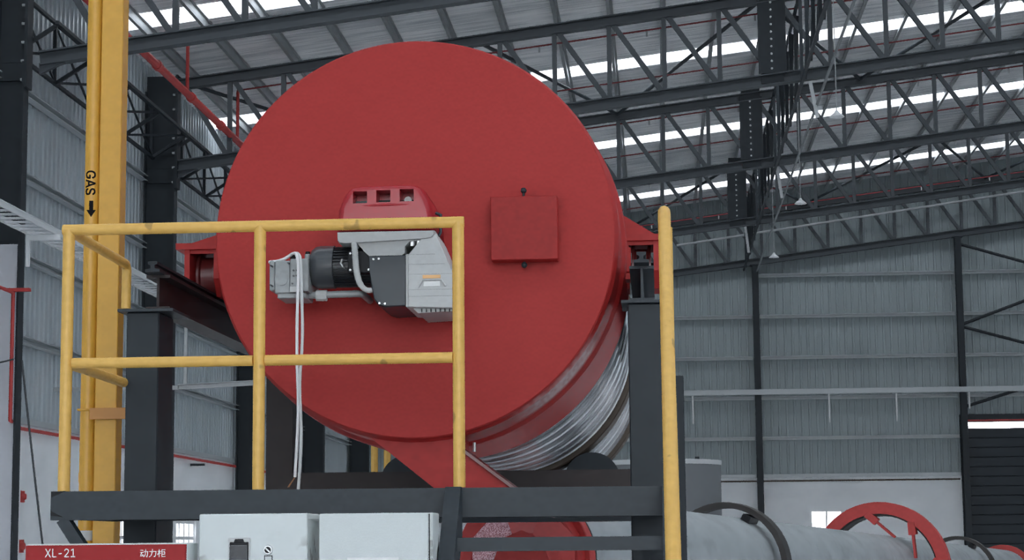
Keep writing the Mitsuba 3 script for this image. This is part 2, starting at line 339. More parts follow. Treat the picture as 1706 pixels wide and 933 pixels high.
# ================================================================== STEEL FRAME
ORD = ['nearest', 'second nearest', 'middle', 'second farthest', 'farthest']
XE = 20.0
for i, Y in enumerate(FRAMES):
    lab = ['dark steel wall column in the top left corner carrying the cable tray bracket', 'dark steel wall column behind the yellow gas column', 'dark steel wall column seen under the red hood left of the middle yellow post',
           'dark steel wall column seen through the gap below the red hood', 'dark steel corner column where left and far walls meet'][i]
    c = thing('steel_column', lab, 'column')
    Yc = min(Y, YB - 0.35); fx = -11.76 if i == 0 else -11.54
    part(c, 'web', box(-12.28, fx - 0.04, Yc - 0.02, Yc + 0.02, 0, zb(-12)), 'dark_frame', False)
    part(c, 'inner_flange', box(fx - 0.04, fx, Yc - 0.15, Yc + 0.15, 0, zb(-12)), 'dark_frame', False)
    part(c, 'outer_flange', box(-12.3, -12.26, Yc - 0.15, Yc + 0.15, 0, zb(-12) + 1.9), 'dark_frame', False)
    part(c, 'head_web', box(-12.28, fx, Yc - 0.02, Yc + 0.02, zb(-12) + 0.004, zb(-12) + 2.3), 'dark_frame', False)
    part(c, 'end_plate', box(fx, fx + 0.06, Yc - 0.17, Yc + 0.17, zb(-12) - 0.5, zb(-12) + 2.3), 'dark_frame', False)
    part(c, 'stiffener', box(-12.28, fx - 0.04, Yc - 0.1, Yc - 0.02, zb(-12) - 0.36, zb(-12) - 0.33), 'dark_frame', False)
    if i < 2:
        for k in range(7):
            z = zb(-12) - 0.35 + k * 0.36
            part(c, 'bolt', cyl((fx - 0.07, Yc - 0.12, z), (fx, Yc - 0.12, z), 0.03, 8), 'galv', False)
    if i == 0: part(c, 'cover_panel', box(-12.27, -11.8, Yc - 0.08, Yc - 0.03, 0, 7.3), 'pale_panel', False, 'pale lower cover panel')
for i, Y in enumerate(FRAMES):
    t = thing('roof_truss', f'dark steel roof truss, {ORD[i]} of the five across the hall', 'roof truss', 'roof trusses across the hall')
    Yt = min(Y, YB - 0.3)
    P = lambda x, h: (x, Yt, zb(x) + h)
    part(t, 'bottom_chord', sweep(P(-11.5, 0), P(XE, 0), hsec(0.25, 0.27, 0.03, 0.03)), 'truss_steel', False)
    part(t, 'top_chord', sweep(P(-11.5, 2.02), P(XE, 2.02), hsec(0.25, 0.25, 0.03, 0.03)), 'truss_steel', False)
    part(t, 'haunch', ext([(-11.5, zb(-11.5) - 0.3), (-11.5, zb(-11.5) - 0.12), (-11.0, zb(-11.0) - 0.13)], Yt - 0.05, Yt + 0.05), 'truss_steel', False)
    xs = np.arange(-10.23, XE - 0.2, 1.32)
    for a in xs: part(t, 'post', beam(P(a, 0.13), P(a, 1.9), 0.11, 0.11, (0, 1, 0)), 'truss_steel', False)
    for a, b in zip(np.append(-11.4, xs[:-1]), xs): part(t, 'diagonal', beam(P(a + 0.1, 1.92), P(b - 0.08, 0.12), 0.12, 0.1, (0, 1, 0)), 'truss_steel', False)
    for x in ([2.9] if i < 4 else []):
        part(t, 'splice_post', box(x - 0.27, x + 0.27, Yt - 0.06, Yt + 0.06, zb(x) - 0.1, zb(x) + 2.3), 'dark_frame', False)
        part(t, 'splice_plate', box(x - 0.33, x + 0.33, Yt - 0.1, Yt - 0.06, zb(x) + 0.14, zb(x) + 2.02), 'dark_frame', False)
        if 0 < i < 4:
            for k in range(10):
                z = zb(x) + 0.25 + 0.18 * k
                part(t, 'bolt', cyl((x - 0.02, Yt - 0.13, z), (x - 0.02, Yt - 0.1, z), 0.028, 8), 'galv', False)
for x in COLX:
    t = thing('gable_column', {-4.1: 'dark gable column hidden behind the red hood', 4.0: 'dark gable column on the far wall left of the small bright window', 12.0: 'dark gable column beside the roller door, braces on its right', 19.9: 'dark gable column right of the roller door'}[x], 'column')
    part(t, 'shaft', sweep((x, YB - 0.38, 0), (x, YB - 0.38, zb(x) - 0.13), hsec(0.24, 0.3, 0.03, 0.03), (0, 1, 0)), 'dark_frame', False)
    part(t, 'cap_plate', box(x - 0.2, x + 0.2, YB - 0.55, YB - 0.2, zb(x) - 0.17, zb(x) - 0.13), 'dark_frame', False)
for (x0, z0, x1, z1), l in zip(((12.1, 13.3, 19.8, 10.93), (12.1, 10.1, 19.8, 12.9), (12.1, 10.0, 19.8, 7.8), (12.1, 6.85, 19.8, 9.2)), ('topmost', 'second from the top', 'third from the top', 'lowest above the roller door')):
    solo('wall_brace', tube([(x0, YB - 0.3, z0), (x1, YB - 0.3, z1)], 0.06, 8), 'dark_frame', f'dark diagonal far wall brace right of the gable column, {l}', 'brace', 'wall braces', smooth=40)
# longitudinal truss along the hall
jt = thing('longitudinal_truss', 'dark truss running away down the hall through the roof trusses', 'roof truss')
JX = 3.55; jz = zb(JX)
part(jt, 'bottom_chord', beam((JX, 25, jz - 0.28), (JX, YB - 0.4, jz - 0.28), 0.07, 0.07), 'dark_steel', False)
part(jt, 'top_chord', beam((JX, 25, jz + 1.85), (JX, YB - 0.4, jz + 1.85), 0.07, 0.07), 'dark_steel', False)
for y in np.arange(26.2, 78, 1.8):
    if min(abs(y - Y) for Y in FRAMES) > 0.4: part(jt, 'post', beam((JX, y, jz - 0.22), (JX, y, jz + 1.8), 0.08, 0.08, (0, 1, 0)), 'dark_steel', False)
    if min(abs(y + 0.9 - Y) for Y in FRAMES) > 0.9 : part(jt, 'diagonal', beam((JX + 0.075, y, jz + 1.78), (JX + 0.075, y + 1.8, jz - 0.22), 0.06, 0.06, (1, 0, 0)), 'dark_steel', False)
solo('tie_rod', tube([(JX + 0.52, 34, jz - 0.34), (JX + 0.52, YB - 0.5, jz - 0.34)], 0.035, 8), 'galv_purlin', 'long grey tie pipe running away under the longitudinal truss', 'pipe')
# eave lattice girders between the left columns
for i, (a, b) in enumerate([(FRAMES[k] + 0.02, FRAMES[k + 1] - 0.02) for k in range(3)]):
    t = thing('eave_girder', ['dark lattice girder at the eave behind the yellow column', 'dark lattice girder at the eave beyond the red pipe', 'dark lattice girder at the eave in the far bay'][i], 'girder')
    z1, z2 = 11.05, 12.3
    for x, zc, nm in ((-12.1, z1, 'bottom_chord'), (-11.2, z2 - 0.75, 'bottom_chord'), (-12.1, z2, 'top_chord')):
        part(t, nm, beam((x, a, zc), (x, b, zc), 0.07, 0.07), 'dark_frame', False)
    n = 4; yy = np.linspace(a + 0.2, b - 0.2, n + 1)
    for k, y in enumerate(yy):
        part(t, 'crossbar', beam((-12.05, y, z1), (-11.25, y, z2 - 0.75), 0.07, 0.07), 'dark_frame', False)
        part(t, 'post', beam((-12.1, y, z1 + 0.04), (-12.1, y, z2 - 0.04), 0.07, 0.07, (0, 1, 0)), 'dark_frame', False)
        if k < n:
            part(t, 'diagonal', beam((-12.1, y, z2 - 0.04), (-12.1, yy[k + 1], z1 + 0.04), 0.04, 0.04, (1, 0, 0)), 'dark_frame', False)
            part(t, 'diagonal', beam((-12.05, y, z1), (-11.25, yy[k + 1], z2 - 0.75), 0.05, 0.05), 'dark_frame', False)
# zigzag roof braces
ORDN = ['first', 'second', 'third', 'fourth', 'fifth', 'sixth', 'seventh', 'eighth']
def zig(ya, yb, na, nb, txt):
    pts = [((x, ya + 0.15, zb(x) + 2.05)) for x in na]; q = [((x, yb - 0.15, zb(x) + 2.05)) for x in nb]
    seq = [v for pr in zip(pts, q + [None]) for v in pr if v]
    for k, (p0, p1) in enumerate(zip(seq[:-1], seq[1:])):
        solo('roof_brace', tube([p0, p1], 0.05, 8), 'dark_steel', f'thin dark roof brace {txt}, {ORDN[k]} from the left', 'brace', f'zigzag roof braces {txt}', smooth=40)
zig(FRAMES[1], FRAMES[2], [-11.3, -4.2, 2.7, 9.8, 16.9], [-7.8, -1.0, 6.1, 13.2], 'between the second and the middle truss')
zig(FRAMES[3], FRAMES[4], [-4.2, 2.7, 9.8, 16.9], [-1.0, 6.1, 13.2], 'between the two farthest trusses')

# ------------------------------------------------------------------ pipes, trays and lamps under the roof
mp = thing('sprinkler_main', 'thick red pipe running away under the roof along the left wall', 'pipe')
part(mp, 'pipe', tube([(-10.2, 24, 11.58), (-10.2, YB - 1.5, 11.58)], 0.085, 12), 'red_bright')
for y in np.arange(27.5, 76, 3.0): part(mp, 'coupling', cyl((-10.2, y - 0.09, 11.58), (-10.2, y + 0.09, 11.58), 0.11, 12), 'red_bright')
for k, y in enumerate([42.1, 47.35, 52.4, 57.75, 62.7, 68.35, 73.0, 77.4]):
    zz = lambda x: zb(x) + 1.86
    t = thing('sprinkler_pipe', f'thin red sprinkler pipe across the roof, number {k + 1} of eight from the camera' if 0 else ['thin red sprinkler pipe just beyond the nearest truss', 'thin red sprinkler pipe hugging the second nearest truss', 'thin red sprinkler pipe below the bright skylight beyond the second truss', 'thin red sprinkler pipe hugging the middle truss',
              'thin red sprinkler pipe below the skylight beyond the middle truss', 'thin red sprinkler pipe hugging the second farthest truss', 'thin red sprinkler pipe in the farthest bay', 'thin red sprinkler pipe close to the far gable wall'][k], 'pipe', 'red sprinkler branch pipes')
    part(t, 'pipe', tube([(-10.2, y, 11.65), (-10.2, y, zz(-10.2)), (XE, y, zz(XE))], 0.022, 8), 'red_dull')
    if k < 2: part(t, 'riser', tube([(-10.2, y, 11.67), (-10.2, y, zz(-10.2) - 0.03)], 0.04, 10), 'red_bright')
    if k in (1, 3, 5, 7):
        for x in np.arange(-8, 18, 2.64): part(t, 'sprinkler_head', cyl((x, y, zz(x) - 0.16), (x, y, zz(x) - 0.03), 0.025, 6), 'galv')
for k, (x, y, z) in enumerate(((4.35, 46.2, 11.62), (4.25, 57.0, 11.4), (4.1, 67.8, 11.38))):
    t = thing('pendant_lamp', ['pale cone lamp hanging highest in the roof on a thin rod', 'pale cone lamp hanging in front of the dark farthest roof bay', 'small cone lamp hanging lowest against the far gable wall'][k], 'lamp', 'pendant lamps')
    part(t, 'rod', tube([(x, y, z + 0.1), (x, y, zroof(x) - 0.005)], 0.012, 8), 'galv')
    part(t, 'shade', lathe([(0.03, 0.16), (0.06, 0.11), (0.17, 0.015), (0.18, 0.0), (0.165, 0.0), (0.05, 0.09)], (x, y, z - 0.05), (0, 0, 1), 20), 'white_gloss')
for k, (x, y, z0, z1) in enumerate(((3.95, 48.2, 12.0, 13.1), (3.8, 60.0, 12.05, 13.4), (3.3, 71.5, 12.05, 13.8))):
    sk = solo('white_strap', beam((x + 0.12, y, z0), (x - 0.06, y + 0.1, z1), 0.09, 0.02, (0, 1, 0)), 'white_gloss', ['white hanging strap nearest below the roof', 'white hanging strap in the middle of the three', 'white hanging strap farthest, near the gable wall'][k], 'strap', 'white straps', smooth=False)
    part(sk, 'wire', tube([(x - 0.06, y + 0.1, z1 - 0.02), (x - 0.06, y + 0.1, zroof(x) - 0.01)], 0.01, 6), 'galv')
# cable tray at the left wall
ct = thing('cable_tray', 'galvanised ladder tray along the left wall on a bracket at the nearest column', 'cable tray')
for x in (-11.58, -11.05): part(ct, 'side_rail', sweep((x, 24, 7.5), (x, 60, 7.5), csec(0.03, 0.12, 0.006)), 'galv_light', False)
for y in np.arange(25, 60, 0.42): part(ct, 'rung', box(-11.57, -11.06, y - 0.05, y + 0.05, 7.45, 7.48), 'galv_light', False)
part(ct, 'bracket', cat_([box(-11.61, -10.98, 35.55, 35.63, 7.34, 7.44), box(-11.61, -11.55, 35.55, 35.63, 6.85, 7.34)]), 'white_gloss', False, 'white angle bracket')
t2 = thing('cable_tray', 'galvanised tray behind the dark left post hung on a vertical bar', 'cable tray')
part(t2, 'tray', sweep((-9.8, 40, 4.93), (-7.4, 40, 5.03), csec(0.12, 0.1, 0.01)), 'galv', False)
part(t2, 'wall_arm', box(-12.4, -9.8, 39.96, 40.04, 4.88, 4.96), 'galv', False)
part(t2, 'hanger', box(-9.68, -9.62, 39.97, 40.03, 4.98, 7.2), 'galv', False)
t3 = thing('bus_rail', 'long grey rail hung across the far wall above the white wall', 'rail')
part(t3, 'rail', box(0.2, 26.5, 77.9, 78.1, 7.36, 7.56), 'galv_girt', False)
for x in (1.4, 6.7, 9.3, 12.1, 17.0): part(t3, 'hanger', box(x - 0.03, x + 0.03, 77.97, 78.03, 6.25 if x < 11 else 6.7, 7.36), 'galv', False)
for k, x in enumerate((1.4, 6.7, 9.3, 12.1, 17.0)): part(t3, 'support_arm', box(x - 0.03, x + 0.03, 78.1, YB - 0.02, 7.4, 7.46), 'galv_girt', False)
solo('conduit', tube([(0.9, YB - 0.75, 13.4), (14.7, YB - 0.75, 15.3)], 0.05, 8), 'galv', 'thin pale conduit sloping across the far truss', 'pipe')
wp = thing('wall_pipe', 'red pipe along the top of the left white wall dropping down the nearest column', 'pipe')
part(wp, 'pipe', tube([(-11.78, 28, 6.35), (-11.78, 35.4, 6.35), (-11.78, 35.4, 4.0), (-12.3, 37.6, 3.98), (-12.3, 74, 3.98)], 0.035, 8), 'red_bright')
part(wp, 'bracket', box(-11.86, -11.45, 35.3, 35.42, 6.36, 6.42), 'red_bright', False)
for y in (52.0, 64.0): part(wp, 'bracket', box(-12.38, -12.0, y - 0.03, y + 0.03, 3.8, 3.86), 'dark_frame', False)
solo('gauge_pipe', tube([(1.5, YB - 0.15, 4.02), (11.8, YB - 0.15, 4.02)], 0.03, 8), 'tyre_brown', 'thin dark red pipe along the top of the far white wall', 'pipe')
for k, (y, z, r) in enumerate(((38.1, 2.68, 0.09), (38.1, 1.72, 0.1))):
    t = thing('alarm_bell', ['small red alarm bell on the left white wall, the upper of two', 'small red alarm bell on the left white wall just above the red banded cabinet'][k], 'alarm bell', 'red alarm bells')
    part(t, 'dome', lathe([(0.0, 0.09), (r * 0.6, 0.075), (r, 0.02), (r, 0), (0, 0)], (XL, y, z), (1, 0, 0), 20), 'red_bright')
    part(t, 'backplate', box(XL - 0.0, XL + 0.02, y - r * 1.2, y + r * 1.2, z - r * 1.25, z + r * 1.25), 'red_bright', False)
sagp = [(-11.62 + 0.72 * s, 35.5, 5.1 - 5.1 * s - 0.25 * math.sin(math.pi * s) * 0.3) for s in np.linspace(0, 1, 14)]
solo('hanging_cable', tube(sagp, 0.02, 8), 'fan_grey', 'dark cable hanging in a slant beside the left wall column', 'cable')
solo('cable_lead', tube([(-12.3 + 0.62 * s, 34.6 + 0.6 * s, 4.98 + 0.12 * s - 0.05 * math.sin(math.pi * s)) for s in np.linspace(0, 1, 8)], 0.015, 8), 'fan_grey', 'thin dark lead entering from the left edge to the hanging cable', 'cable')

# ================================================================== FIRST DRUM: burner hood, shell, frame
CX, CZ = -1.13, 3.137
AX = lambda y: (CX, y, CZ)
hd = thing('burner_hood', 'big round red burner hood facing the camera on wheeled brackets', 'burner hood')
part(hd, 'end_disc', lathe([(0, 0), (0.945, 0), (0.951, 0.006), (0.951, 0.035), (0, 0.035)], AX(9.2), (0, 1, 0), 160), 'red_hood_paint', 25)
part(hd, 'collar', lathe([(0.9, 0), (0.945, 0), (0.965, 0.03), (0.972, 0.40), (0.990, 0.42), (0.995, 0.44), (0.995, 1.44), (0.965, 1.46), (0.9, 1.46)], AX(9.236), (0, 1, 0), 160, closed=True), 'red_rim_paint', 25)
hb = part(hd, 'hatch_box', box(-0.760, -0.446, 9.10, 9.2, 3.005, 3.305, 0.004), 'red_hood_paint', False, 'square welded red inspection box')
for z0, zz in ((3.305, 3.338), (3.0, 2.985)):
    k = part(hd, 'hatch_stud', cat_([cyl((-0.606, 9.14, z0), (-0.606, 9.14, zz), 0.006, 10), trimesh.creation.icosphere(2, 0.014).apply_translation((-0.606, 9.14, zz))]), 'dark_frame', 40, 'small dark knob')
def bracket(xc, sgn):
    lo, hi = sorted((CX + sgn * 0.9, xc + sgn * (0.135 if sgn < 0 else 0.115)))
    part(hd, 'bracket_plate', box(lo, hi, 10.15, 10.6, 3.245, 3.278), 'red_paint', False)
    gs = [(CX + sgn * 0.84, 3.278), (CX + sgn * 0.84, 3.44), (CX + sgn * 0.96, 3.40), (xc + sgn * 0.07, 3.292), (xc + sgn * 0.07, 3.278)][::sgn]
    for y in (10.24, 10.5): part(hd, 'gusset', ext(gs, y, y + 0.03), 'red_paint', False)
    for dx in (-0.078, 0.078):
        part(hd, 'wheel_cheek', extx([(10.17, 3.245), (10.17, 3.09), (10.25, 3.005), (10.48, 3.005), (10.57, 3.09), (10.57, 3.245)], xc + dx - 0.014, xc + dx + 0.014), 'red_paint', False)
    part(hd, 'wheel', lathe([(0.03, -0.05), (0.122, -0.05), (0.122, -0.036), (0.101, -0.03), (0.101, 0.03), (0.122, 0.036), (0.122, 0.05), (0.03, 0.05)], (xc, 10.37, 3.128), (1, 0, 0), 40, closed=True), 'wheel_red', 30, 'dark red flanged wheel')
    part(hd, 'axle', cyl((xc - 0.12, 10.37, 3.128), (xc + 0.12, 10.37, 3.128), 0.03, 16), 'motor_cap')
    part(hd, 'stiffener', box(xc - 0.064, xc + 0.064, 10.18, 10.195, 3.225, 3.245), 'red_paint', False)
bracket(-2.375, -1); bracket(-0.068, 1)
lug = [(-0.235, 3.035), (-0.235, 3.165), (-0.165, 3.175), (-0.115, 3.165), (-0.115, 3.035)]
part(hd, 'hinge_lug', box(-0.228, -0.118, 9.84, 9.94, 3.04, 3.165, 0.004), 'red_paint', False)
part(hd, 'hinge_plate', box(-0.245, -0.112, 9.82, 9.96, 3.0, 3.03), 'red_paint', False)
part(hd, 'hinge_plate', box(-0.245, -0.14, 9.82, 9.96, 3.185, 3.2), 'red_paint', False)
# discharge chute
chp = [(-1.43, 2.36), (-1.43, 2.262), (-1.052, 1.960), (-0.875, 1.822), (-0.505, 1.822), (-0.695, 1.962), (-0.915, 2.130), (-0.93, 2.36)]
part(hd, 'chute', ext(chp, 9.27, 9.64), 'red_paint', False, 'slanting red discharge chute')
part(hd, 'chute_flange', beam((-0.925, 9.455, 2.142), (-0.50, 9.455, 1.822), 0.42, 0.014), 'wheel_red', False)
part(hd, 'chute_bolt', cyl((-0.88, 9.5, 2.135), (-0.88, 9.5, 2.18), 0.008, 8), 'bolt_metal')

dr_ = thing('rotary_drum', 'large steel clad rotary drum running back from the red hood', 'drum')
y = 10.70
for seg in ((10.70, 14.15, 7), (14.72, 17.65, 5), (18.15, 18.6, 1)):
    e = np.linspace(seg[0], seg[1], seg[2] + 1)
    for a, b in zip(e[:-1], e[1:]):
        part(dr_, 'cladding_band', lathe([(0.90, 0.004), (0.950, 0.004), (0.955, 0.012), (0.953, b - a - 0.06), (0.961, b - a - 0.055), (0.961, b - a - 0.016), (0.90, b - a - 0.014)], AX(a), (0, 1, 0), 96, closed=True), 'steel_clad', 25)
for a, b in ((14.2, 14.66), (17.68, 18.12)):
    part(dr_, 'riding_tyre', lathe([(0.9, 0), (0.99, 0), (1.0, 0.01), (1.0, b - a - 0.01), (0.99, b - a), (0.9, b - a)], AX(a), (0, 1, 0), 96, closed=True), 'tyre_brown', 25, 'brown riding ring')
part(dr_, 'end_wall', lathe([(0, 0), (0.93, 0), (0.93, 0.03), (0, 0.03)], AX(18.57), (0, 1, 0), 64), 'red_paint')

fr = thing('support_frame', 'dark steel frame carrying the drum rollers and the hood rails', 'frame')
for x in (-2.32, -0.06):
    yb, nm = (12.6, 'rail_beam')
    k = part(fr, 'rail_beam', sweep((x - 0.03 if x < -1 else x, 9.17, 2.893), (x - 0.03 if x < -1 else x, 12.6, 2.893), hsec(0.115, 0.165, 0.014, 0.012)), 'beam_brown' if x < -1 else 'dark_steel', False)
    xc = x - 0.03 if x < -1 else x
    part(fr, 'rail', sweep((xc, 9.06, 3.001), (xc, 12.6, 3.001), [(-0.035, -0.025), (0.035, -0.025), (0.035, -0.013), (0.01, -0.008), (0.01, 0.006), (0.022, 0.012), (0.022, 0.025), (-0.022, 0.025), (-0.022, 0.012), (-0.01, 0.006), (-0.01, -0.008), (-0.035, -0.013)]), 'dark_frame', False)
for x0, x1, ca, cbx in ((-2.494, -2.338, -2.53, -2.265), (-0.128, 0.028, -0.157, 0.043)):
    part(fr, 'post', box(x0, x1, 9.15, 9.43, 0, 2.797, 0.006), 'dark_frame', False)
    part(fr, 'cap_plate', box(ca, cbx, 9.12, 9.47, 2.797, 2.81), 'dark_steel', False)
part(fr, 'post', box(-2.41, -2.245, 12.1, 12.3, 0, 2.81), 'beam_brown', False)
part(fr, 'post', box(-0.14, 0.02, 12.1, 12.3, 0, 2.81), 'dark_frame', False)
part(fr, 'crossbeam', box(-2.245, -0.14, 12.1, 12.3, 1.97, 2.138), 'beam_brown', False)
for y in (14.43, 17.9):
    part(fr, 'crossbeam', box(-2.4, 0.06, y - 0.35, y + 0.35, 1.885, 1.93), 'dark_frame', False)
    for x in (-2.3, 0.06): part(fr, 'post', box(x - 0.08, x + 0.08, y - 0.1, y + 0.1, 0, 1.885), 'dark_frame', False)
    for s in (-1, 1):
        xr = CX + s * 0.66
        r_ = part(fr, 'support_roller', cyl((xr, y - 0.26, 2.135), (xr, y + 0.26, 2.135), 0.2, 40), 'dark_frame', 30)
        part(fr, 'roller_bearing', cat_([box(xr - 0.24, xr + 0.2, y + o - 0.05, y + o + 0.05, 1.93, 2.12, 0.01) for o in (-0.33, 0.33)]), 'dark_frame', False)
for x in (-2.36, -0.06):
    part(fr, 'side_beam', box(x - 0.07, x + 0.07, 12.3, 17.8, 0.6, 0.74), 'dark_frame', False)
solo('rear_post', box(0.062, 0.19, 14.0, 14.16, 0, 2.86, 0.006), 'dark_frame', 'dark square post just right of the yellow handrail', 'post', smooth=False)
sp = thing('slim_post', 'slim blue and red upright strip between the right dark post and the handrail', 'post')
part(sp, 'blue_upper', box(0.012, 0.032, 9.6, 9.64, 2.56, 2.84), 'blue_paint', False, 'blue upper half')
part(sp, 'red_lower', box(0.012, 0.028, 9.6, 9.64, 0.0, 2.56), 'red_paint', False, 'red lower half')

# ------------------------------------------------------------------ platform, railing, stairs
pf = thing('platform', 'dark steel platform edge beam and deck in front of the hood', 'platform')
part(pf, 'edge_beam', sweep((-2.546, 8.235, 1.871), (0.028, 8.235, 1.866), [(-0.035, -0.06), (0.035, -0.06), (0.035, 0.06), (-0.035, 0.06)]), 'dark_steel', False)
part(pf, 'deck_plate', box(-2.53, 0.026, 8.27, 9.12, 1.915, 1.925), 'dark_frame', False)
part(pf, 'side_beam', box(-2.546, -2.49, 8.27, 9.15, 1.815, 1.915), 'dark_frame', False)
part(pf, 'side_beam', box(-0.03, 0.026, 8.27, 9.12, 1.815, 1.913), 'dark_frame', False)
part(pf, 'rear_beam', box(-2.49, -0.03, 9.05, 9.12, 1.815, 1.915), 'dark_frame', False)
part(pf, 'corner_weld', cat_([hull([(-2.545, 8.199, 1.93), (-2.48, 8.199, 1.933), (-2.53, 8.199, 1.915), (-2.545, 8.199, 1.905), (-2.53, 8.21, 1.92)]), hull([(-2.545, 8.199, 1.83), (-2.49, 8.199, 1.823), (-2.53, 8.199, 1.84), (-2.545, 8.199, 1.85), (-2.53, 8.21, 1.83)])]), 'black_plastic', False)
part(pf, 'brace', beam((-2.50, 8.235, 1.815), (-1.745, 8.235, 0.69), 0.05, 0.06, (0, 1, 0)), 'dark_steel', False)
for x, y in ((-1.70, 8.235), (-0.03, 8.5)): part(pf, 'leg', box(x - 0.045, x + 0.045, y - 0.035, y + 0.035, 0, 1.815), 'dark_frame', False)
RZ, MZ = 3.046, 2.472
gr = thing('guard_railing', 'yellow tube guard railing along the platform edge in front of the burner', 'railing')
part(gr, 'top_rail', tube([(-2.525, 8.23, RZ), (-0.800, 8.23, RZ)], 0.0245, 16), 'yellow_paint')
for a, b in ((-2.474, -1.697), (-1.645, -0.85)):
    part(gr, 'mid_rail', tube([(a, 8.23, MZ), (b, 8.23, MZ)], 0.023, 16), 'yellow_paint')
for x in (-2.500, -1.671, -0.825):
    part(gr, 'post', cat_([tube([(x, 8.23, 1.93), (x, 8.23, RZ)], 0.0255, 16)]), 'yellow_paint')
part(gr, 'return_rail', tube([(-2.495, 8.25, RZ - 0.006), (-2.495, 9.115, RZ - 0.022), (-2.495, 9.14, RZ - 0.045), (-2.495, 9.14, 2.812)], 0.0225, 16), 'yellow_paint')
part(gr, 'return_rail', tube([(-2.495, 8.25, MZ), (-2.495, 9.12, MZ - 0.01)], 0.0225, 16), 'yellow_paint')
st = thing('stair', 'dark steel stair leading down from the platform towards the camera', 'stair')
for x in (-0.842, 0.046): part(st, 'stringer', extx([(8.198, 1.93), (8.198, 1.74), (6.40, -0.02), (6.24, -0.02), (8.13, 1.93)], x - 0.032, x + 0.032), 'dark_steel', False)
for k in range(7):
    zt = 1.722 - 0.235 * k; yt = 7.98 - 0.235 * k
    part(st, 'tread', box(-0.81, 0.014, yt, yt + 0.2, zt - 0.055, zt), 'dark_steel', False)
hr = thing('stair_handrail', 'yellow tube handrail sloping straight towards the camera right of the stair', 'handrail')
HX = 0.044
part(hr, 'rail', tube([(HX, 8.19, 2.99), (HX, 8.185, 3.035), (HX, 8.165, 3.05), (HX, 8.13, 3.052), (HX, 8.06, 2.99), (HX, 5.9, 1.02)], 0.0265, 18), 'yellow_paint')
part(hr, 'post', tube([(HX + 0.008, 8.2, 1.93), (HX + 0.008, 8.2, 3.0)], 0.0255, 16), 'yellow_paint')
part(hr, 'post', tube([(HX, 6.45, 0.05), (HX, 6.45, 1.5)], 0.0255, 16), 'yellow_paint')
fr2 = thing('far_railing', 'pair of yellow upright tubes seen through the gap below the hood', 'railing')
for x in (-2.41, -2.30): part(fr2, 'post', tube([(x, 16.8, 0), (x, 16.8, 2.75)], 0.03, 12), 'yellow_paint')
part(fr2, 'rail', tube([(-2.55, 16.8, 2.75), (-2.2, 16.8, 2.75)], 0.03, 12), 'yellow_paint')

# ------------------------------------------------------------------ gas column
gc = thing('gas_column', 'tall yellow square steel column behind the left end of the railing', 'column')
part(gc, 'shaft', box(-2.833, -2.721, 9.82, 9.93, 0, 6.3, 0.004), 'yellow_column', False)
gp = thing('gas_pipe', 'yellow gas pipe with black lettering and arrow fixed along the yellow column', 'pipe')
PXC, PYC, PR = -2.876, 9.85, 0.038
part(gp, 'pipe', cyl((PXC, PYC, 0.0), (PXC, PYC, 6.3), PR, 28), 'yellow_column')
part(gp, 'coupling', lathe([(0, 0), (0.044, 0), (0.044, 0.05), (0, 0.05)], (PXC, PYC, 1.73), (0, 0, 1), 24), 'cast_light', 30, 'grey coupling')
part(gp, 'collar', lathe([(0, 0), (0.0405, 0), (0.0405, 0.05), (0, 0.05)], (PXC, PYC, 2.02), (0, 0, 1), 24), 'yellow_column')
part(gp, 'clamp', tube([(-2.835, 9.80, 2.385), (-2.915, 9.81, 2.385), (-2.918, 9.88, 2.385)], 0.006, 8), 'yellow_column')
part(gp, 'clamp_bracket', cat_([box(-2.85, -2.665, 9.79, 9.797, 2.335, 2.392), box(-2.85, -2.665, 9.797, 9.85, 2.386, 2.392)]), 'yellow_bracket', False, 'tan angle bracket')
def on_pipe(m, zc):
    """Flat lettering (reading +x, up +y) wrapped on the pipe, reading downwards."""
    m = trimesh.Trimesh(m.vertices, m.faces); m = m.subdivide_to_size(0.012)
    v = m.vertices; a = v[:, 1] / PR + math.radians(8); r = PR + 0.0004 + v[:, 2]
    return trimesh.Trimesh(np.stack([PXC + r * np.sin(a), PYC - r * np.cos(a), zc - v[:, 0]], 1), m.faces)
tx = meshkit.text_mesh('GAS', 0.05, 0.0008, True); w_ = tx.bounds[1][0] - tx.bounds[0][0]
tx.vertices = np.stack([(tx.vertices[:, 0] - tx.bounds[0][0]) * 0.127 / w_, tx.vertices[:, 1] - 0.029, tx.vertices[:, 2]], 1)
part(gp, 'lettering', on_pipe(tx, 3.612), 'black_ink', False, 'black letters GAS')
ar = trimesh.creation.extrude_polygon(Polygon([(0, -0.008), (0.047, -0.008), (0.047, -0.022), (0.084, 0.002), (0.047, 0.026), (0.047, 0.012), (0, 0.012)]), 0.0008, engine='earcut')
part(gp, 'arrow', on_pipe(ar, 3.455), 'black_ink', False, 'black arrow pointing down')

# ------------------------------------------------------------------ burner
bu = thing('burner', 'industrial burner with red cover, black motor and grey housings on the red disc', 'burner')
def front_hull(o, y0, yf, y1, inset):
    """Convex outline o in (x, z): full at y0..y1, inset at the front yf."""
    c = np.mean(o, 0); sm = [(x + (c[0] - x) / math.hypot(x - c[0], z - c[1]) * inset, z + (c[1] - z) / math.hypot(x - c[0], z - c[1]) * inset) for x, z in o]
    pts = [(x, y1, z) for x, z in o]
    for q in np.linspace(0, math.pi / 2, 6):                       # rounded shoulder
        k = 1 - math.cos(q); yy = y0 + (yf - y0) * math.sin(q)
        pts += [(x + (sx - x) * k, yy, z + (sz - z) * k) for (x, z), (sx, sz) in zip(o, sm)]
    return hull(pts)
cov = [(-1.428, 3.10), (-1.424, 3.20), (-1.400, 3.262), (-1.372, 3.297), (-1.33, 3.308), (-1.12, 3.314), (-1.065, 3.308), (-1.033, 3.288), (-1.008, 3.24), (-0.992, 3.18), (-0.986, 3.10)]
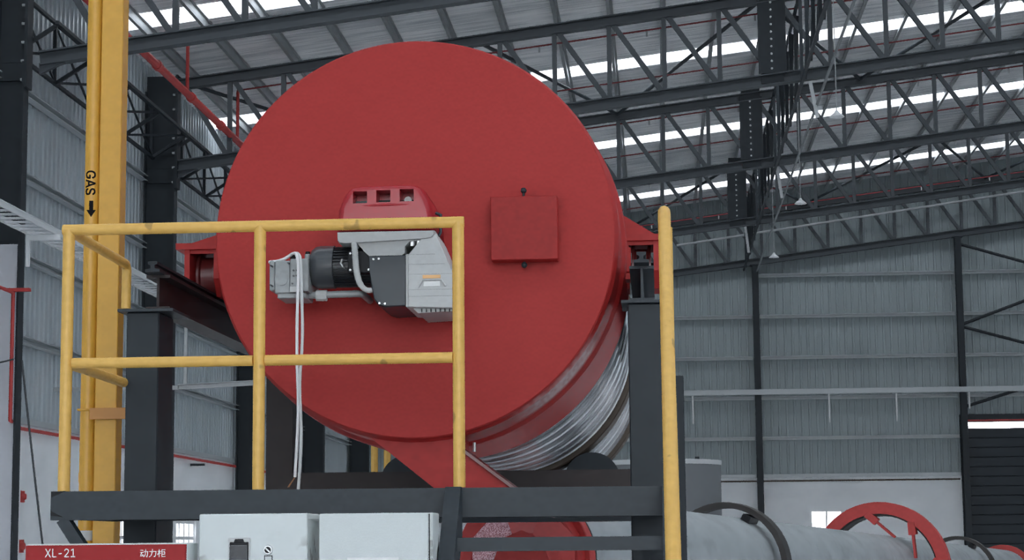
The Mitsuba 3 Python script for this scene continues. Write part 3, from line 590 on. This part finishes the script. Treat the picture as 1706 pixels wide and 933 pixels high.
cm = front_hull(cov, 8.81, 8.742, 9.19, 0.034)
cuts = [box(x0, x1, 8.70, 8.86, z0, z1) for x0, x1, z0, z1 in ((-1.352, -1.288, 3.225, 3.280), (-1.246, -1.182, 3.228, 3.283), (-1.140, -1.076, 3.230, 3.286))]
cvr = part(bu, 'cover', bool_diff(cm, *cuts), 'red_gloss', 35, 'glossy red cover with three square windows')
for i, (x0, x1, z0, z1) in enumerate(((-1.354, -1.286, 3.223, 3.250), (-1.248, -1.180, 3.226, 3.252), (-1.142, -1.074, 3.228, 3.250))):
    part(cvr, 'window_plate', box(x0, x1, 8.83, 8.855, z0, z1), 'black_plastic' if i else 'fan_grey', False)
part(cvr, 'gauge', lathe([(0, 0), (0.014, 0), (0.017, -0.006), (0.017, -0.02), (0, -0.02)], (-1.108, 8.81, 3.243), (0, 1, 0), 20), 'cast_light', 30, 'round pale gauge')
part(cvr, 'lip', tube([(-1.415, 8.772, 3.19), (-1.385, 8.752, 3.212), (-1.20, 8.742, 3.216), (-1.06, 8.75, 3.216), (-1.02, 8.766, 3.19)], 0.006, 10), 'red_gloss')
part(bu, 'base_tray', front_hull([(-1.428, 3.062), (-1.42, 3.05), (-1.39, 3.047), (-1.02, 3.062), (-0.995, 3.068), (-0.984, 3.078), (-0.984, 3.098), (-1.43, 3.098)], 8.80, 8.76, 9.19, 0.006), 'cast_grey', 35, 'grey cast tray')
nk = [(-1.36, 3.058), (-1.335, 3.045), (-1.305, 3.008), (-1.285, 2.99), (-1.135, 2.99), (-1.122, 3.0), (-1.122, 3.03), (-1.10, 3.052), (-1.03, 3.062)]
part(bu, 'neck_casting', ext(nk, 8.78, 9.19), 'cast_grey', 30, 'grey neck casting')
for x, z in ((-1.345, 3.04), (-1.09, 3.045), (-1.06, 3.05)):
    part(bu, 'clamp_bolt', cyl((x, 8.80, z - 0.012), (x, 8.80, z + 0.012), 0.012, 6), 'bolt_metal')
part(bu, 'latch_wire', tube([(-0.995, 8.9, 3.20), (-0.972, 8.9, 3.19), (-0.972, 8.9, 3.11), (-0.982, 8.9, 3.09)], 0.007, 8), 'fan_grey')
MZc = 2.962
mt = part(bu, 'motor', lathe([(0, 0), (0.078, 0), (0.083, 0.004), (0.083, 0.21), (0, 0.21)], (-1.47, 8.93, MZc), (1, 0, 0), 40), 'motor_black', 30, 'black finned motor')
for a in np.linspace(0, 2 * math.pi, 34, endpoint=False):
    u = np.array([0, math.cos(a), math.sin(a)])
    part(mt, 'fin', beam(np.array([-1.465, 8.93, MZc]) + u * 0.088, np.array([-1.27, 8.93, MZc]) + u * 0.088, 0.012, 0.004, np.cross(u, [1, 0, 0])), 'motor_black', False)
part(mt, 'fan_cap', lathe([(0, 0), (0.045, 0.0), (0.082, 0.012), (0.095, 0.03), (0.099, 0.05), (0.099, 0.115), (0.094, 0.118), (0, 0.118)], (-1.578, 8.93, MZc), (1, 0, 0), 48), 'motor_cap', 35, 'rounded dark fan cap')
tb = part(mt, 'terminal_box', box(-1.385, -1.275, 8.80, 8.875, 2.915, 3.02, 0.005), 'black_plastic', False)
for x, z in ((-1.372, 3.005), (-1.372, 2.93), (-1.288, 2.93)): part(mt, 'screw', cyl((x, 8.793, z), (x, 8.801, z), 0.005, 8), 'bolt_metal')
part(mt, 'lifting_eye', tube([(-1.415, 8.835, 2.985), (-1.42, 8.825, 2.965), (-1.41, 8.825, 2.95), (-1.405, 8.835, 2.945)], 0.005, 8), 'bolt_metal')
cs = []
cpts = np.array([(-1.352, 8.77, 3.05), (-1.345, 8.765, 2.99), (-1.340, 8.765, 2.93), (-1.330, 8.765, 2.88), (-1.315, 8.77, 2.85), (-1.295, 8.78, 2.835), (-1.26, 8.80, 2.838)])
from scipy.interpolate import CubicSpline
cs = CubicSpline(np.linspace(0, 1, len(cpts)), cpts)(np.linspace(0, 1, 40))
cd = part(bu, 'conduit', tube(cs, 0.0125, 12), 'cast_light', 30, 'pale corrugated conduit')
ribs = []
for i in range(1, 25):
    ribs.append(tube([cs[i] - (cs[i + 1] - cs[i]) * 0.28, cs[i] + (cs[i + 1] - cs[i]) * 0.28], 0.0148, 12))
part(cd, 'ribs', cat_(ribs), 'cast_light', 30, kind='stuff')
fh = [(-1.285, 2.992), (-1.285, 2.93), (-1.276, 2.85), (-1.262, 2.79), (-1.240, 2.762), (-1.21, 2.752), (-1.112, 2.757), (-1.112, 2.992)]
fhk = part(bu, 'fan_housing', front_hull(fh, 8.80, 8.77, 9.19, 0.01), 'fan_grey', 30, 'dark grey fan housing')
for x, z in ((-1.262, 2.972), (-1.238, 2.974), (-1.235, 2.772), (-1.21, 2.77)): part(fhk, 'screw', cyl((x, 8.762, z), (x, 8.775, z), 0.005, 8), 'bolt_metal')
ab = [(-1.112, 2.985), (-1.112, 2.752), (-0.90, 2.744), (-0.90, 2.90), (-0.978, 3.085), (-1.03, 3.085), (-1.10, 3.0)]
ah = part(bu, 'air_box', front_hull(ab, 8.79, 8.772, 9.19, 0.006), 'cast_light', 25, 'pale grey air intake box')
for z in (2.99, 2.945, 2.90, 2.83, 2.80):
    x1 = -0.985 if z > 2.95 else -0.94 if z > 2.91 else -0.905
    part(ah, 'seam', box(-1.108, x1, 8.7705, 8.776, z, z + 0.003), 'cast_grey', False)
part(ah, 'edge_strip', box(-1.116, -1.104, 8.764, 8.80, 2.752, 2.992, 0.002), 'cast_grey', False)
part(ah, 'name_plate', box(-1.035, -0.962, 8.767, 8.773, 2.845, 2.868), 'label_white', False, 'white plate')
part(ah, 'warning_plate', box(-1.04, -0.96, 8.767, 8.773, 2.881, 2.896), 'label_orange', False, 'small orange plate')
part(ah, 'pointer', tube([(-1.06, 8.765, 2.84), (-1.04, 8.765, 2.875), (-0.955, 8.765, 2.875), (-0.935, 8.765, 2.845)], 0.0045, 8), 'cast_light')
lv = part(bu, 'intake_louver', ext([(-1.09, 2.752), (-1.065, 2.728), (-0.91, 2.735), (-0.91, 2.745)], 8.80, 9.19), 'cast_grey', False)
for k in range(8): part(lv, 'blade', box(-1.05 + 0.021 * k, -1.045 + 0.021 * k, 8.794, 8.80, 2.732, 2.746), 'black_plastic', False)

vb = thing('gas_valve', 'grey gas valve block at the left of the burner motor', 'valve')
part(vb, 'body', box(-1.725, -1.655, 8.84, 9.1, 2.835, 2.985, 0.004), 'valve_grey', False)
part(vb, 'body', box(-1.652, -1.568, 8.82, 9.1, 2.840, 2.990, 0.004), 'valve_grey', False)
part(vb, 'regulator', box(-1.755, -1.727, 8.86, 9.05, 2.85, 2.99, 0.006), 'valve_grey', False)
part(vb, 'lower_block', box(-1.715, -1.585, 8.85, 9.05, 2.812, 2.838, 0.004), 'valve_grey', False)
part(vb, 'round_cap', cyl((-1.695, 8.835, 2.90), (-1.695, 8.86, 2.90), 0.03, 24), 'valve_grey')
part(vb, 'flange', box(-1.652, -1.60, 8.812, 8.82, 2.835, 2.862, 0.002), 'cast_light', False)
for x, z in ((-1.635, 2.935), (-1.62, 2.935), (-1.635, 2.91), (-1.62, 2.91), (-1.64, 2.875), (-1.595, 2.85), (-1.74, 2.87), (-1.74, 2.96), (-1.66, 2.97)):
    part(vb, 'screw', cyl((x, 8.81, z), (x, 8.86, z), 0.004, 8), 'motor_cap')
part(vb, 'plug', box(-1.66, -1.625, 8.86, 8.90, 2.985, 3.02, 0.004), 'black_plastic', False, 'black plug')
part(vb, 'coil', cyl((-1.585, 8.90, 2.985), (-1.585, 8.90, 3.02), 0.014, 16), 'valve_grey')
part(vb, 'coil_cap', cyl((-1.585, 8.90, 3.02), (-1.585, 8.90, 3.032), 0.011, 16), 'black_plastic')
part(vb, 'outlet_pipe', tube([(-1.585, 8.93, 2.834), (-1.36, 8.93, 2.838), (-1.34, 8.96, 2.838), (-1.34, 9.2, 2.838)], 0.016, 14), 'valve_grey')
part(vb, 'union', cyl((-1.55, 8.93, 2.833), (-1.50, 8.93, 2.832), 0.026, 8), 'cast_light')
part(vb, 'mounting_arm', box(-1.74, -1.70, 9.1, 9.2, 2.88, 2.92), 'valve_grey', False)
for k, (pts, m, l) in enumerate((
    ([(-1.76, 8.88, 2.985), (-1.70, 8.86, 2.99), (-1.665, 8.85, 3.005), (-1.63, 8.82, 3.015), (-1.613, 8.79, 2.985), (-1.608, 8.785, 2.93), (-1.610, 8.785, 2.80), (-1.612, 8.785, 2.55), (-1.606, 8.79, 2.35), (-1.612, 8.80, 2.16), (-1.622, 8.81, 2.0)], 'cable_white', 'left one of the two pale cables hanging from the gas valve'),
    ([(-1.625, 8.84, 3.018), (-1.602, 8.80, 2.99), (-1.594, 8.785, 2.92), (-1.590, 8.785, 2.78), (-1.588, 8.785, 2.60), (-1.598, 8.785, 2.42), (-1.592, 8.79, 2.22), (-1.598, 8.80, 2.05), (-1.606, 8.80, 1.926)], 'cable_grey', 'right one of the two pale cables hanging from the gas valve down to the deck'))):
    p_ = CubicSpline(np.linspace(0, 1, len(pts)), np.array(pts))(np.linspace(0, 1, 50))
    c = thing('hanging_wire', l, 'cable', 'pale cables hanging from the gas valve')
    part(c, 'sheath', tube(p_, 0.0072, 10), m)
    if k == 0:
        for dx in (-0.02, -0.03): part(c, 'core', tube([(-1.622, 8.81, 2.0), (-1.632 + dx * 0.3, 8.81, 1.975), (-1.64 + dx * 0.5, 8.81, 1.955)], 0.002, 6), 'copper')

# ------------------------------------------------------------------ cabinets
x1 = thing('distribution_cabinet', 'grey cabinet with a red lettered band across its top', 'cabinet')
part(x1, 'body', box(-2.457, -1.823, 7.62, 7.8, 0, 1.712, 0.003), 'cabinet_paint', False)
part(x1, 'header_band', box(-2.455, -1.825, 7.60, 7.62, 1.605, 1.706, 0.002), 'red_band_flat', False, 'red header band')
part(x1, 'door', box(-2.445, -1.835, 7.604, 7.62, 0.1, 1.595, 0.003), 'cabinet_paint', False)
part(x1, 'lettering', text_on('XL-21', -2.379, 7.5995, 1.660, 0.033, sx=0.86), 'label_white', False, 'white letters')
def glyph(strokes, x, z, s, t):
    pg = unary_union([LineString(q).buffer(t / s / 2, cap_style='flat', join_style='mitre') for q in strokes])
    pg = affinity.translate(affinity.scale(pg, s, s, origin=(0, 0)), x, z)
    return cat_([ext(g, 7.5985, 7.60) for g in getattr(pg, 'geoms', [pg])])
LI = [[(.08, .68), (.88, .68), (.85, .30), (.76, .08), (.60, .12)], [(.46, .96), (.43, .55), (.31, .22), (.08, .03)]]
DONG = [[(.07, .82), (.42, .82)], [(.02, .57), (.47, .57)], [(.23, .57), (.09, .15), (.43, .22)], [(.33, .40), (.46, .10)], [(.51, .68), (.94, .68), (.92, .30), (.86, .07), (.74, .11)], [(.70, .95), (.68, .52), (.61, .22), (.48, .04)]]
GUI = [[(.02, .68), (.43, .68)], [(.22, .96), (.22, .02)], [(.22, .64), (.03, .28)], [(.23, .60), (.41, .40)], [(.95, .86), (.54, .86), (.54, .07), (.97, .07)], [(.54, .62), (.87, .62), (.87, .34), (.54, .34)]]
for k, g in enumerate((DONG, LI, GUI)):
    part(x1, 'lettering', glyph(g, -2.004 + 0.0345 * k, 1.657, 0.033, 0.0030), 'label_white', False, 'white characters')
c2 = thing('control_cabinet', 'pale grey control cabinet with a display and a key switch', 'cabinet')
part(c2, 'body', box(-1.796, -1.368, 7.70, 7.98, 0, 1.822, 0.004), 'cabinet_worn', False)
part(c2, 'rain_hood', hull([(-1.368, 7.70, 1.822), (-1.368, 7.98, 1.805), (-1.338, 7.98, 1.800), (-1.368, 7.70, 1.80), (-1.368, 7.98, 1.79)]), 'cabinet_worn', False)
ds = part(c2, 'display', box(-1.678, -1.592, 7.692, 7.70, 1.60, 1.729, 0.002), 'cast_light', False, 'control display')
part(ds, 'bezel', box(-1.672, -1.598, 7.686, 7.692, 1.60, 1.712, 0.002), 'black_plastic', False)
part(ds, 'latch_tab', ext([(-1.655, 1.711), (-1.65, 1.724), (-1.620, 1.724), (-1.615, 1.711)], 7.686, 7.692), 'black_plastic', False)
part(ds, 'screen', box(-1.664, -1.606, 7.6845, 7.686, 1.645, 1.698), 'screen_dark', False)
part(ds, 'screen_rim', cat_([box(-1.668, -1.602, 7.6835, 7.686, 1.698, 1.701), box(-1.668, -1.602, 7.6835, 7.686, 1.642, 1.645), box(-1.668, -1.665, 7.6835, 7.686, 1.645, 1.698), box(-1.605, -1.602, 7.6835, 7.686, 1.645, 1.698)]), 'motor_cap', False)
for k in range(4): part(ds, 'button', cyl((-1.655 + 0.014 * k, 7.683, 1.633), (-1.655 + 0.014 * k, 7.688, 1.633), 0.005, 10), 'cast_light')
ks = part(c2, 'key_switch', lathe([(0, 0), (0.0165, 0), (0.0185, 0.004), (0.0185, 0.012), (0, 0.012)], (-1.521, 7.688, 1.681), (0, 1, 0), 24), 'bolt_metal', 30, 'round key switch')
part(ks, 'knob', cat_([cyl((-1.521, 7.68, 1.681), (-1.521, 7.688, 1.681), 0.012, 20)]), 'black_plastic')
part(ks, 'pointer', beam((-1.530, 7.679, 1.689), (-1.512, 7.679, 1.673), 0.006, 0.004, (0, 1, 0)), 'label_white', False)
part(c2, 'switch_label', box(-1.537, -1.504, 7.696, 7.70, 1.637, 1.66), 'motor_cap', False)
part(c2, 'switch_label_face', box(-1.533, -1.508, 7.695, 7.696, 1.641, 1.656), 'cabinet_paint', False)
c3 = thing('junction_cabinet', 'plain pale grey cabinet with a hinged door left of the stair', 'cabinet')
part(c3, 'body', box(-1.322, -0.880, 7.735, 7.95, 0, 1.820, 0.003), 'cabinet_paint', False)
dd = part(c3, 'door', box(-1.322, -0.895, 7.70, 7.729, 0.1, 1.818, 0.003), 'cabinet_paint', False)
part(dd, 'white_label', box(-1.21, -1.01, 7.697, 7.70, 1.56, 1.648), 'label_white', False)
part(c3, 'door_seal', box(-1.318, -0.892, 7.729, 7.735, 0.1, 1.815), 'rubber', False)
for z in (1.70, 1.665, 1.63): part(c3, 'hinge', cyl((-0.885, 7.722, z - 0.013), (-0.885, 7.722, z + 0.013), 0.006, 12), 'cast_grey')

# ================================================================== SECOND DRUM (behind, right)
A = np.array([0.8816, 26.6245, 1.3541]); dv = np.array([0.29226, 0.95607, -0.02255]); dv /= np.linalg.norm(dv)
pt = lambda t: A + dv * t
d2 = thing('rotary_kiln', 'long grey inclined rotary drum running away to the right behind the handrail', 'drum')
e = np.linspace(-7.4, 30.0, 12)
for a, b in zip(e[:-1], e[1:]): part(d2, 'shell_section', lathe([(0.6, 0.0), (0.665, 0.0), (0.667, 0.01), (0.667, b - a - 0.012), (0.665, b - a - 0.002), (0.6, b - a - 0.002)], pt(a), dv, 72, closed=True), 'drum_grey', 25)
side = np.cross(dv, [0, 0, 1]); side /= np.linalg.norm(side); upv = np.cross(side, dv)
rad = lambda a: side * math.cos(a) + upv * math.sin(a)
for t in (0.0, 19.86):
    k = part(d2, 'riding_tyre', lathe([(0.775, -0.14), (0.845, -0.14), (0.852, -0.13), (0.852, 0.13), (0.845, 0.14), (0.775, 0.14)], pt(t), dv, 96, closed=True), 'tyre_dark', 25, 'dark riding ring')
    for a in np.radians([62, 152, 242, 332]):
        part(k, 'tyre_block', beam(pt(t - 0.26) + rad(a) * 0.715, pt(t + 0.2) + rad(a) * 0.715, 0.12, 0.085, rad(a)), 'black_plastic', False)
G = 10.75
gg = part(d2, 'gear_ring', lathe([(1.05, -0.15), (1.265, -0.15), (1.265, 0.10), (1.05, 0.10)], pt(G), dv, 96, closed=True), 'red_bright', 25, 'big red gear ring')
part(gg, 'inner_rim', lathe([(1.02, -0.10), (1.06, -0.12), (1.06, 0.42), (1.02, 0.42)], pt(G), dv, 96, closed=True), 'tyre_dark', 25, 'dark inner rim')
for a in np.arange(math.radians(12), 6.2, math.radians(45)):
    p0 = pt(G - 0.05) + rad(a) * 1.08; p1 = pt(G) + rad(a - 0.62) * 0.68
    part(gg, 'spring_plate', beam(p0, p1, 0.04, 0.14, dv), 'red_bright', False)
    part(gg, 'spring_clevis', beam(p0 + (p1 - p0) * 0.0, p0 + (p1 - p0) * 0.36, 0.13, 0.24, dv), 'red_bright', False)
part(d2, 'far_ring', lathe([(0.66, -0.1), (0.80, -0.1), (0.80, 0.1), (0.66, 0.1)], pt(27.5), dv, 72, closed=True), 'red_bright', 25, 'red end ring')
for t in (0.0, 19.86):
    p = pt(t)
    b_ = part(d2, 'pier', box(p[0] - 1.0, p[0] + 1.0, p[1] - 0.5, p[1] + 0.5, 0, max(0.12, p[2] - 1.12)), 'concrete', False)
    for s in (-1, 1):
        q = p + (side * s * 0.55 - upv * 0.835) / np.linalg.norm(side * s * 0.55 - upv * 0.835) * 1.035
        part(d2, 'support_roller', cyl(q - dv * 0.2, q + dv * 0.2, 0.18, 28), 'tyre_dark')
h2 = thing('inlet_hood', 'red faceted inlet hood of the grey drum seen under the platform', 'hood')
part(h2, 'seal_ring', lathe([(0.0, -0.16), (0.69, -0.16), (0.70, -0.15), (0.70, -0.01), (0.69, 0.0), (0.60, 0.0)], pt(-7.41), dv, 72, closed=True), 'red_bright', 25)
part(h2, 'rubber_seal', lathe([(0.66, 0.0), (0.698, 0.0), (0.698, 0.035), (0.66, 0.035)], pt(-7.41), dv, 72, closed=True), 'rubber', 25, 'black seal')
part(h2, 'drum_cover', lathe([(0, -0.42), (0.535, -0.42), (0.55, -0.40), (0.55, -0.16), (0, -0.16)], pt(-7.41) + np.array([0.1, 0, 0]), dv, 64), 'red_paint', 25)
n8 = 8; a8 = [math.radians(22.5 + 45 * i) for i in range(9)]
B0, B1 = pt(-7.83) + np.array([0.1, 0, 0]), pt(-8.20) + np.array([0.22, 0, 0.0])
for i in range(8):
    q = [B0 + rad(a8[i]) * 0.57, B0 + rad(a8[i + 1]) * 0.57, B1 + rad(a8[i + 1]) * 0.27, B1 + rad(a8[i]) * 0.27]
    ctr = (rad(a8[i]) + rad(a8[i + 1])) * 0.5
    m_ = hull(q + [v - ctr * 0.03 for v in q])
    part(h2, 'facet', m_, 'red_sunlit_sheen' if ctr @ side < -0.5 else 'red_bright', False, 'pink facet with painted sunlit sheen' if ctr @ side < -0.5 else None)
part(h2, 'front_plate', lathe([(0, -0.02), (0.28, -0.02), (0.28, 0.0), (0, 0.0)], B1, dv, 8, closed=False), 'red_bright', False)
part(h2, 'stand', box(B0[0] - 0.4, B0[0] + 0.4, B0[1] - 0.2, B0[1] + 0.2, 0, B0[2] - 0.5), 'dark_frame', False)
tk = thing('storage_tank', 'grey cylindrical tank with a pale rim behind the yellow handrail', 'tank')
part(tk, 'body', lathe([(0, 0), (1.2, 0), (1.2, 3.2), (0, 3.2)], (0.05, 40, 0), (0, 0, 1), 64), 'tank_grey', 30)
part(tk, 'rim', lathe([(1.1, 0), (1.21, 0), (1.22, 0.02), (1.22, 0.09), (1.1, 0.10)], (0.05, 40, 3.2), (0, 0, 1), 64, closed=True), 'tank_rim', 30, 'pale rim')
for a in (-0.9, 0.5): part(tk, 'lifting_lug', box(0.05 + 1.15 * math.cos(a) - 0.04, 0.05 + 1.15 * math.cos(a) + 0.04, 40 + 1.15 * math.sin(a) - 0.04, 40 + 1.15 * math.sin(a) + 0.04, 3.25, 3.34), 'dark_frame', False)
